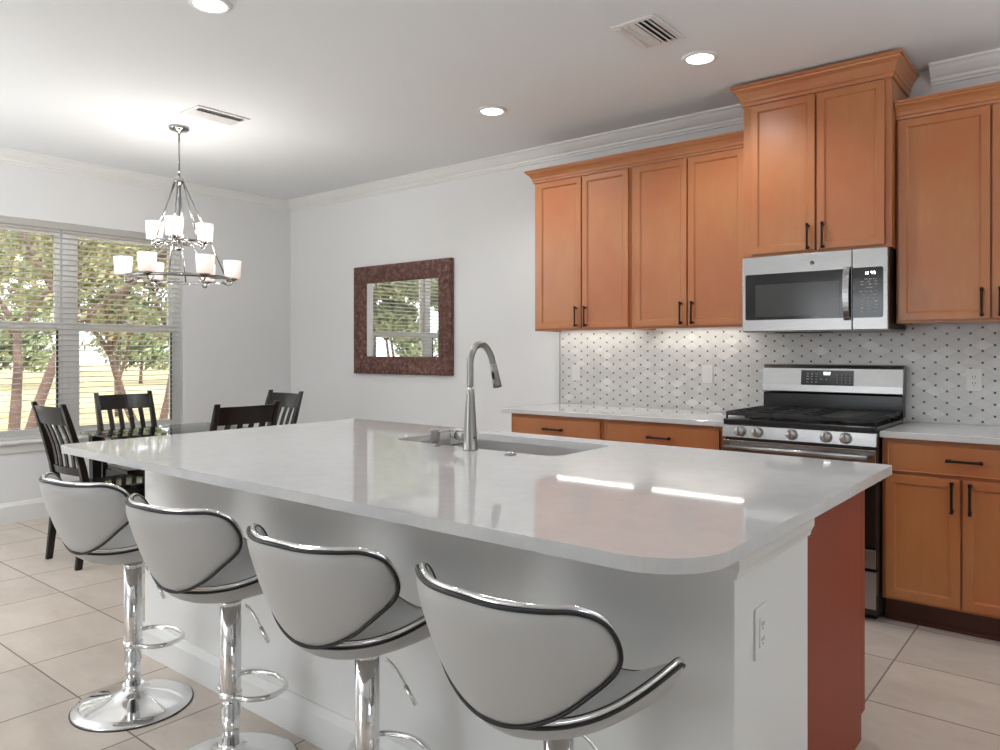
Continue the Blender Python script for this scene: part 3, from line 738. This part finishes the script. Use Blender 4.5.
# ------------------------------------------------------------------ bar stools
def shell(bm, outline, fn, t_top, t_bot, K=9):
    """outline: 2D points; fn(p)->3D; returns edge loop positions + normals"""
    cx = sum(p.x for p in outline)/len(outline); cy = sum(p.y for p in outline)/len(outline); c = Vector((cx, cy))
    def nrm(p):
        h = .002; a = fn(p+Vector((h, 0)))-fn(p-Vector((h, 0))); b = fn(p+Vector((0, h)))-fn(p-Vector((0, h))); return a.cross(b).normalized()
    N = len(outline); edge = [bm.verts.new(fn(p)) for p in outline]; top = [edge]; bot = [edge]
    for k in range(1, K):
        r = math.cos(k/K*PI/2)**.8 if k < K else 0
        sh = math.sqrt(max(0, 1-r**3.2)); A = []; Bb = []
        for p in outline:
            q = c + (p-c)*r; n = nrm(q); b = fn(q); A.append(bm.verts.new(b+n*t_top*sh)); Bb.append(bm.verts.new(b-n*t_bot*sh))
        top.append(A); bot.append(Bb)
    n = nrm(c); ca = bm.verts.new(fn(c)+n*t_top); cb = bm.verts.new(fn(c)-n*t_bot)
    for L_, ce in ((top, ca), (bot, cb)):
        for a, b in zip(L_, L_[1:]):
            for k in range(N): bm.faces.new((a[k], a[(k+1) % N], b[(k+1) % N], b[k]))
        for k in range(N): bm.faces.new((L_[-1][k], L_[-1][(k+1) % N], ce))
    for f in bm.faces: f.smooth = True
    return [(fn(p), nrm(p), (p-c)) for p in outline]
def stool(label, loc, rz, group):
    t = thing('bar_stool', label, 'stool', loc, rz, group)
    bm = B(); lathe(bm, [(.200, 0), (.203, .004), (.200, .010), (.17, .018), (.12, .030), (.075, .042), (.045, .056), (.036, .068), (.036, .078)], 56); obj('base', bm, 'chrome', t)
    bm = B(); lathe(bm, [(.205, -.0), (.206, .003), (.2035, .0035), (.2035, 0)], 56, caps=False); obj('base_gasket', bm, 'rubber', t)
    bm = B(); lathe(bm, [(.026, .078), (.026, .168)], 28); obj('lower_post', bm, 'chrome', t)
    bm = B(); lathe(bm, [(.028, .164), (.0315, .167), (.0315, .512)], 32); obj('pole', bm, 'chrome', t)
    # foot ring
    bm = B(); tube(bm, catmull([(-.030, .0, .222), (-.078, .012, .224), (-.112, .065, .224), (-.092, .138, .224), (0, .172, .224), (.092, .138, .224), (.112, .065, .224), (.078, .012, .224), (.030, .0, .222)], 6), .0085, 10); 
    lathe(bm, [(.034, .208), (.034, .236)], 28); obj('foot_ring', bm, 'chrome', t)
    bm = B(); tube(bm, catmull([(.045, .02, .507), (.060, .03, .49), (.085, .035, .463), (.125, .045, .405)], 4), .0045, 8); tube(bm, [(.098, .038, .444), (.128, .046, .400)], .0065, 10); obj('lift_lever', bm, 'chrome', t)
    bm = B(); lathe(bm, [(.0322, .508), (.0345, .511), (.0345, .520), (0, .522)], 28); obj('swivel_plate', bm, 'chrome', t)
    # seat
    half = [(0, -.205), (.055, -.190), (.115, -.125), (.165, -.035), (.200, .060), (.208, .130), (.175, .180), (.090, .198)]
    pts = half + [(0, .200)] + [(-x, y) for x, y in half[:0:-1]]
    ol = [Vector((p.x, p.y)) for p in catmull([(x, y, 0) for x, y in pts], 6, True)]
    def fs(p):
        g_ = min(1, max(0, (p.y+.22)/.34)); return Vector((p.x, p.y, .580 + .092*(p.x/.208)**2*(.25+.75*g_) + .030*max(0, -p.y/.2)**2 - .012*max(0, p.y/.2)**2))
    bm = B(); ed = shell(bm, ol, fs, .020, .052); st = obj('seat', bm, 'leather', t)
    bm = B(); tube(bm, [p + n*.002 for p, n, d in ed], .0062, 8, True); obj('chrome_edge', bm, 'chrome', st)
    bm = B(); tube(bm, [p - n*.008 for p, n, d in ed], .0036, 8, True); tube(bm, [p + n*.0075 for p, n, d in ed], .0022, 8, True); obj('black_piping', bm, 'rubber', st)
    # backrest
    half = [(0, .250), (.09, .247), (.165, .249), (.225, .250), (.268, .230), (.284, .185), (.270, .142), (.212, .092), (.145, .042), (.070, .006)]
    pts = half + [(0, -.006)] + [(-x, y) for x, y in half[:0:-1]]
    ol = [Vector((p.x, p.y)) for p in catmull([(x, y, 0) for x, y in pts], 6, True)]
    R0 = .285
    def fb(p):
        th = p.x/R0; up = p.y; return Vector((R0*math.sin(th), -.200 + R0*(1-math.cos(th)) - .34*up, .606 + up - .020*(1-math.cos(th))))
    bm = B(); ed = shell(bm, ol, fb, .020, .020); bk = obj('backrest', bm, 'leather', t)
    # outward normal of the rear face is -Y: pick the sign
    sgn = 1 if ed[0][1].y < 0 else -1
    bm = B(); tube(bm, [p - n*sgn*.004 + Vector((0, 0, .001)) for p, n, d in ed], .0068, 8, True); obj('chrome_edge', bm, 'chrome', bk)
    bm = B(); tube(bm, [p + n*sgn*.007 for p, n, d in ed], .0040, 8, True); tube(bm, [p - n*sgn*.0105 for p, n, d in ed], .0024, 8, True); obj('black_piping', bm, 'rubber', bk)
    return t
g = 'white bar stools along the island'
s0 = stool('farthest white bar stool, nearest the dining chairs', (-2.775, -3.268, 0), math.radians(4), g)
dup(s0, (-2.125, -3.268, 0), math.radians(3), 'white bar stool second from the dining area, its foot ring showing')
dup(s0, (-1.485, -3.268, 0), math.radians(2), 'white bar stool second nearest the camera')
dup(s0, (-.888, -3.268, 0), math.radians(-4), 'nearest white bar stool, by the rounded corner of the island top')

# ------------------------------------------------------------------ dining set
dt = thing('dining_table', 'square glass-topped dining table with black legs by the windows', 'table', (-4.93, -1.92, 0))
bm = B(); prism(bm, rrect(-.46, .46, -.50, .42, (.02,)*4, 4), .738, .750); obj('tabletop', bm, 'table_glass', dt, .004)
for sx in (-1, 1):
    for sy in (-1, 1): 
        bm = B(); vs, _ = box(bm, sx*.385-.032, sx*.385+.032, sy*.385-.04-.032, sy*.385-.04+.032, 0, .7375)
        for v in vs:
            if v.co.z < .1: v.co.x += (sx*.385-v.co.x)*.3; v.co.y += (sy*.385-.04-v.co.y)*.3
        obj('leg', bm, 'black_paint', dt, .003)
def chair(label, loc, rz, group):
    t = thing('dining_chair', label, 'chair', loc, rz, group)
    def bar(pts, w_, d_):
        bm = B(); rows = []
        for (x, y, z), w1, d1 in zip(pts, w_, d_): rows.append([bm.verts.new((x+a*w1/2, y+b*d1/2, z)) for a, b in ((-1,-1),(1,-1),(1,1),(-1,1))])
        for a, b in zip(rows, rows[1:]):
            for k in range(4): bm.faces.new((a[k], a[(k+1) % 4], b[(k+1) % 4], b[k]))
        bm.faces.new(rows[0][::-1]); bm.faces.new(rows[-1]); return bm
    yb = lambda z: -.20 - (.0 if z < .45 else .30*(z-.45)**1.25) - (0 if z > .45 else .05*(.45-z)/.45)
    for s in (-1, 1):
        zs = (0, .25, .45, .60, .75, .88, .985)
        obj('back_leg', bar([(s*.200, yb(z), z) for z in zs], (.028, .032, .036, .034, .032, .030, .028), (.036, .042, .046, .040, .036, .032, .026)), 'black_paint', t, .003)
        obj('front_leg', bar([(s*.195, .205, 0), (s*.195, .200, .437)], (.030, .040), (.030, .040)), 'black_paint', t, .003)
    bm = B(); p = [(-.20, -.185), (.20, -.185), (.225, .225), (.15, .24), (-.15, .24), (-.225, .225)]; prism(bm, p, .438, .465); obj('seat', bm, 'black_gloss', t, .006)
    bm = B()
    for d in ((-.19, .19, .19, .208), (-.19, .19, -.20, -.182), (-.205, -.187, -.18, .19), (.187, .205, -.18, .19)): box(bm, d[0], d[1], d[2], d[3], .375, .437)
    obj('seat_rail', bm, 'black_paint', t, .002)
    def rail(z0, z1, th, curve):
        bm = B(); rows = []
        for k in range(13):
            u = -1+k/6; x = u*.186; c_ = -curve*(1-u*u)
            rows.append([bm.verts.new((x, yb(z)+c_+o, z)) for z, o in ((z0, -th/2), (z0, th/2), (z1, th/2), (z1, -th/2))])
        for a, b in zip(rows, rows[1:]):
            for k in range(4): bm.faces.new((a[k], a[(k+1) % 4], b[(k+1) % 4], b[k]))
        bm.faces.new(rows[0][::-1]); bm.faces.new(rows[-1]); return bm
    obj('crest_rail', rail(.855, .965, .020, .022), 'black_paint', t, .003)
    obj('lower_rail', rail(.545, .595, .020, .018), 'black_paint', t, .003)
    for i in range(4):
        x = (-1.5+i)*.0765; u = x/.186
        pts = [(x, yb(z)-.018*(1-u*u)+(.012*math.sin((z-.58)/.28*PI)), z) for z in (.590, .66, .72, .79, .860)]
        obj('slat', bar(pts, (.034,)*5, (.010,)*5), 'black_paint', t, .002)
    bm = B(); tube(bm, [(-.19, -.225, .20), (-.193, .2, .20)], .010, 8); tube(bm, [(.19, -.225, .20), (.193, .2, .20)], .010, 8); obj('side_stretcher', bm, 'black_paint', t)
    return t
g = 'black slat-back chairs around the dining table'
c0 = chair('leftmost black slat-back dining chair, just behind the farthest bar stool', (-4.94, -2.44, 0), math.radians(2), g)
dup(c0, (-5.52, -1.915, 0), math.radians(-90), 'black slat-back chair standing directly against the windows')
dup(c0, (-4.36, -2.005, 0), math.radians(90), 'black slat-back chair seen just above the island top edge, mirror side')
dup(c0, (-5.045, -1.36, 0), math.radians(180), 'black slat-back chair farthest back, toward the room corner')

# ------------------------------------------------------------------ mirror
mi = thing('wall_mirror', 'wall mirror in a wide woven dark brown frame reflecting the window', 'mirror', (-4.795, 0, 1.578))
hw, hh, fw = .608, .485, .155
bm = B()
prof = [(0, 0), (0, -.040), (.012, -.048), (.05, -.050), (.10, -.044), (fw-.012, -.034), (fw, -.026), (fw, 0)]   # inset from the outer edge, y
cor = [(-1, -1), (1, -1), (1, 1), (-1, 1)]; rows = []
for sx, sz in cor: rows.append([bm.verts.new((sx*(hw-i), y, sz*(hh-i))) for i, y in prof])
for a, b in zip(rows, rows[1:]+rows[:1]):
    for k in range(len(prof)-1): bm.faces.new((a[k], a[k+1], b[k+1], b[k]))
    bm.faces.new((a[-1], a[0], b[0], b[-1]))
obj('frame', bm, 'weave', mi, .002)
boxobj('mirror_glass', (-hw+fw-.004, hw-fw+.004, -.020, -.004, -hh+fw-.004, hh-fw+.004), 'mirror', mi, 0)

# ------------------------------------------------------------------ ceiling fixtures
def can(label, x, y, power=30):
    t = thing('recessed_light', label, 'ceiling light', (x, y, ZC-.0005), group='round recessed lights in the ceiling')
    bm = B(); lathe(bm, [(.092, 0), (.092, -.004), (.086, -.010), (.070, -.012), (.066, -.008), (.066, 0)], 40); obj('trim_ring', bm, 'trim', t)
    bm = B(); lathe(bm, [(.0655, -.004), (.064, -.010), (.03, -.013), (0, -.014)], 32); obj('lens', bm, 'lens', t)
    light('can_glow', 'SPOT', (x, y, ZC-.03), power, (0, 0, 0), (.965, .985, 1), spot_size=math.radians(150), spot_blend=.6, shadow_soft_size=.06)
can('round recessed ceiling light at the very top edge, above the island', -3.021, -2.825)
can('round recessed ceiling light in front of the left wall cabinets', -2.993, -.949)
can('round recessed ceiling light nearest the tall hood cabinet', -1.628, -.926)
def vent(label, cx, cy, hx, hy, n):
    t = thing('ceiling_vent', label, 'vent', (cx, cy, ZC-.0005))
    bm = B(); f = .028
    for d in ((-hx, hx, -hy, -hy+f), (-hx, hx, hy-f, hy), (-hx, -hx+f, -hy+f, hy-f), (hx-f, hx, -hy+f, hy-f)): box(bm, d[0], d[1], d[2], d[3], -.008, 0)
    obj('frame', bm, 'trim', t, .002)
    bm = B(); box(bm, -hx+f, hx-f, -hy+f, hy-f, -.0012, -.0002); obj('backing', bm, 'slot', t)
    for k in range(n):
        x = -hx+f+(k+.5)*(2*hx-2*f)/n; bm = B(); vs, _ = box(bm, -.012, .012, -hy+f, hy-f, -.001, .001)
        xf(vs, T((x, 0, -.008)) @ Matrix.Rotation(math.radians(-28 if k < n/2 else 28), 4, 'Y')); obj('slat', bm, 'trim', t)
vent('slatted white ceiling vent beside the light nearest the hood cabinet', -1.690, -1.362, .110, .165, 6)
vent('slatted white ceiling vent just right of the chandelier canopy', -4.43, -1.98, .11, .18, 5)

# chandelier
ch = thing('chandelier', 'two-tier chrome chandelier with nine frosted glass shades over the table', 'chandelier', (-4.85, -2.002, 0))
bm = B(); lathe(bm, [(0, ZC-.001), (.065, ZC-.001), (.065, ZC-.016), (.055, ZC-.024), (.015, ZC-.028), (.012, ZC-.045)], 36); obj('canopy', bm, 'pewter', ch)
bm = B(); tube(bm, [(0, 0, ZC-.04), (0, 0, 2.47)], .006, 12); obj('rod', bm, 'pewter', ch)
bm = B(); lathe(bm, [(.010, 2.48), (.016, 2.462), (.030, 2.452), (.034, 2.435), (.034, 2.425), (.02, 2.415), (.012, 2.40), (.012, 2.0), (.03, 1.99), (.02, 1.975), (0, 1.965)], 28); obj('hub', bm, 'pewter', ch)
va = math.atan2(-2.551, 4.85)      # direction from the chandelier toward the room side
up_a = [va + math.radians(d) for d in (-10, 108, -117)]
lo_a = [va + math.radians(d) for d in (-33, 27, 87, 147, 207, 267)]
def ringband(r, z, h, th):
    bm = B(); lathe(bm, [(r-th, z), (r+th, z), (r+th, z+h), (r-th, z+h), (r-th, z)], 64, caps=False); return bm
obj('lower_ring', ringband(.335, 1.770, .022, .005), 'pewter', ch)
obj('upper_ring', ringband(.150, 2.020, .016, .005), 'pewter', ch)
def shade(a, R, z):
    x, y = R*math.cos(a), R*math.sin(a)
    bm = B(); tube(bm, catmull([(x*.80, y*.80, z-.02), (x*.88, y*.88, z-.042), (x*.97, y*.97, z-.040), (x, y, z-.012)], 4), .006, 8)
    lathe(bm, [(.008, z-.02), (.030, z-.008), (.034, z+.002), (.012, z+.004), (.012, z+.012), (0, z+.012)], 20, (x, y, 0)); arm = obj('arm', bm, 'pewter', ch)
    bm = B(); lathe(bm, [(.020, z+.006), (.050, z+.006), (.058, z+.121), (.054, z+.121), (.047, z+.010), (.020, z+.0095)], 32, (x, y, 0)); obj('glass_shade', bm, 'shade', arm)
    light('bulb', 'POINT', (-4.85+x, -2.002+y, z+.16), 2.7, color=(1, .965, .92), shadow_soft_size=.035)
for a in up_a: shade(a, .170, 2.045)
for a in lo_a: shade(a, .338, 1.792)
for i, a in enumerate([va+math.radians(50+60*k) for k in range(6)]):
    rr, zz = ((.150, 2.03) if i % 2 == 0 else (.335, 1.78)); rr0 = .030
    bm = B(); tube(bm, [(rr0*math.cos(a), rr0*math.sin(a), 2.435), (rr*math.cos(a), rr*math.sin(a), zz)], .0048, 8)
    if i % 2 == 0: tube(bm, [(rr*.6*math.cos(a), rr*.6*math.sin(a), 2.03), (.335*math.cos(a)*.75, .335*math.sin(a)*.75, 1.775), (.335*math.cos(a), .335*math.sin(a), 1.775)], .0048, 8)
    obj('stay_rod', bm, 'pewter', ch)
bm = B()
for a in up_a: tube(bm, [(0, 0, 2.028), (.150*math.cos(a), .150*math.sin(a), 2.028)], .005, 8)
obj('cross_arms', bm, 'pewter', ch)
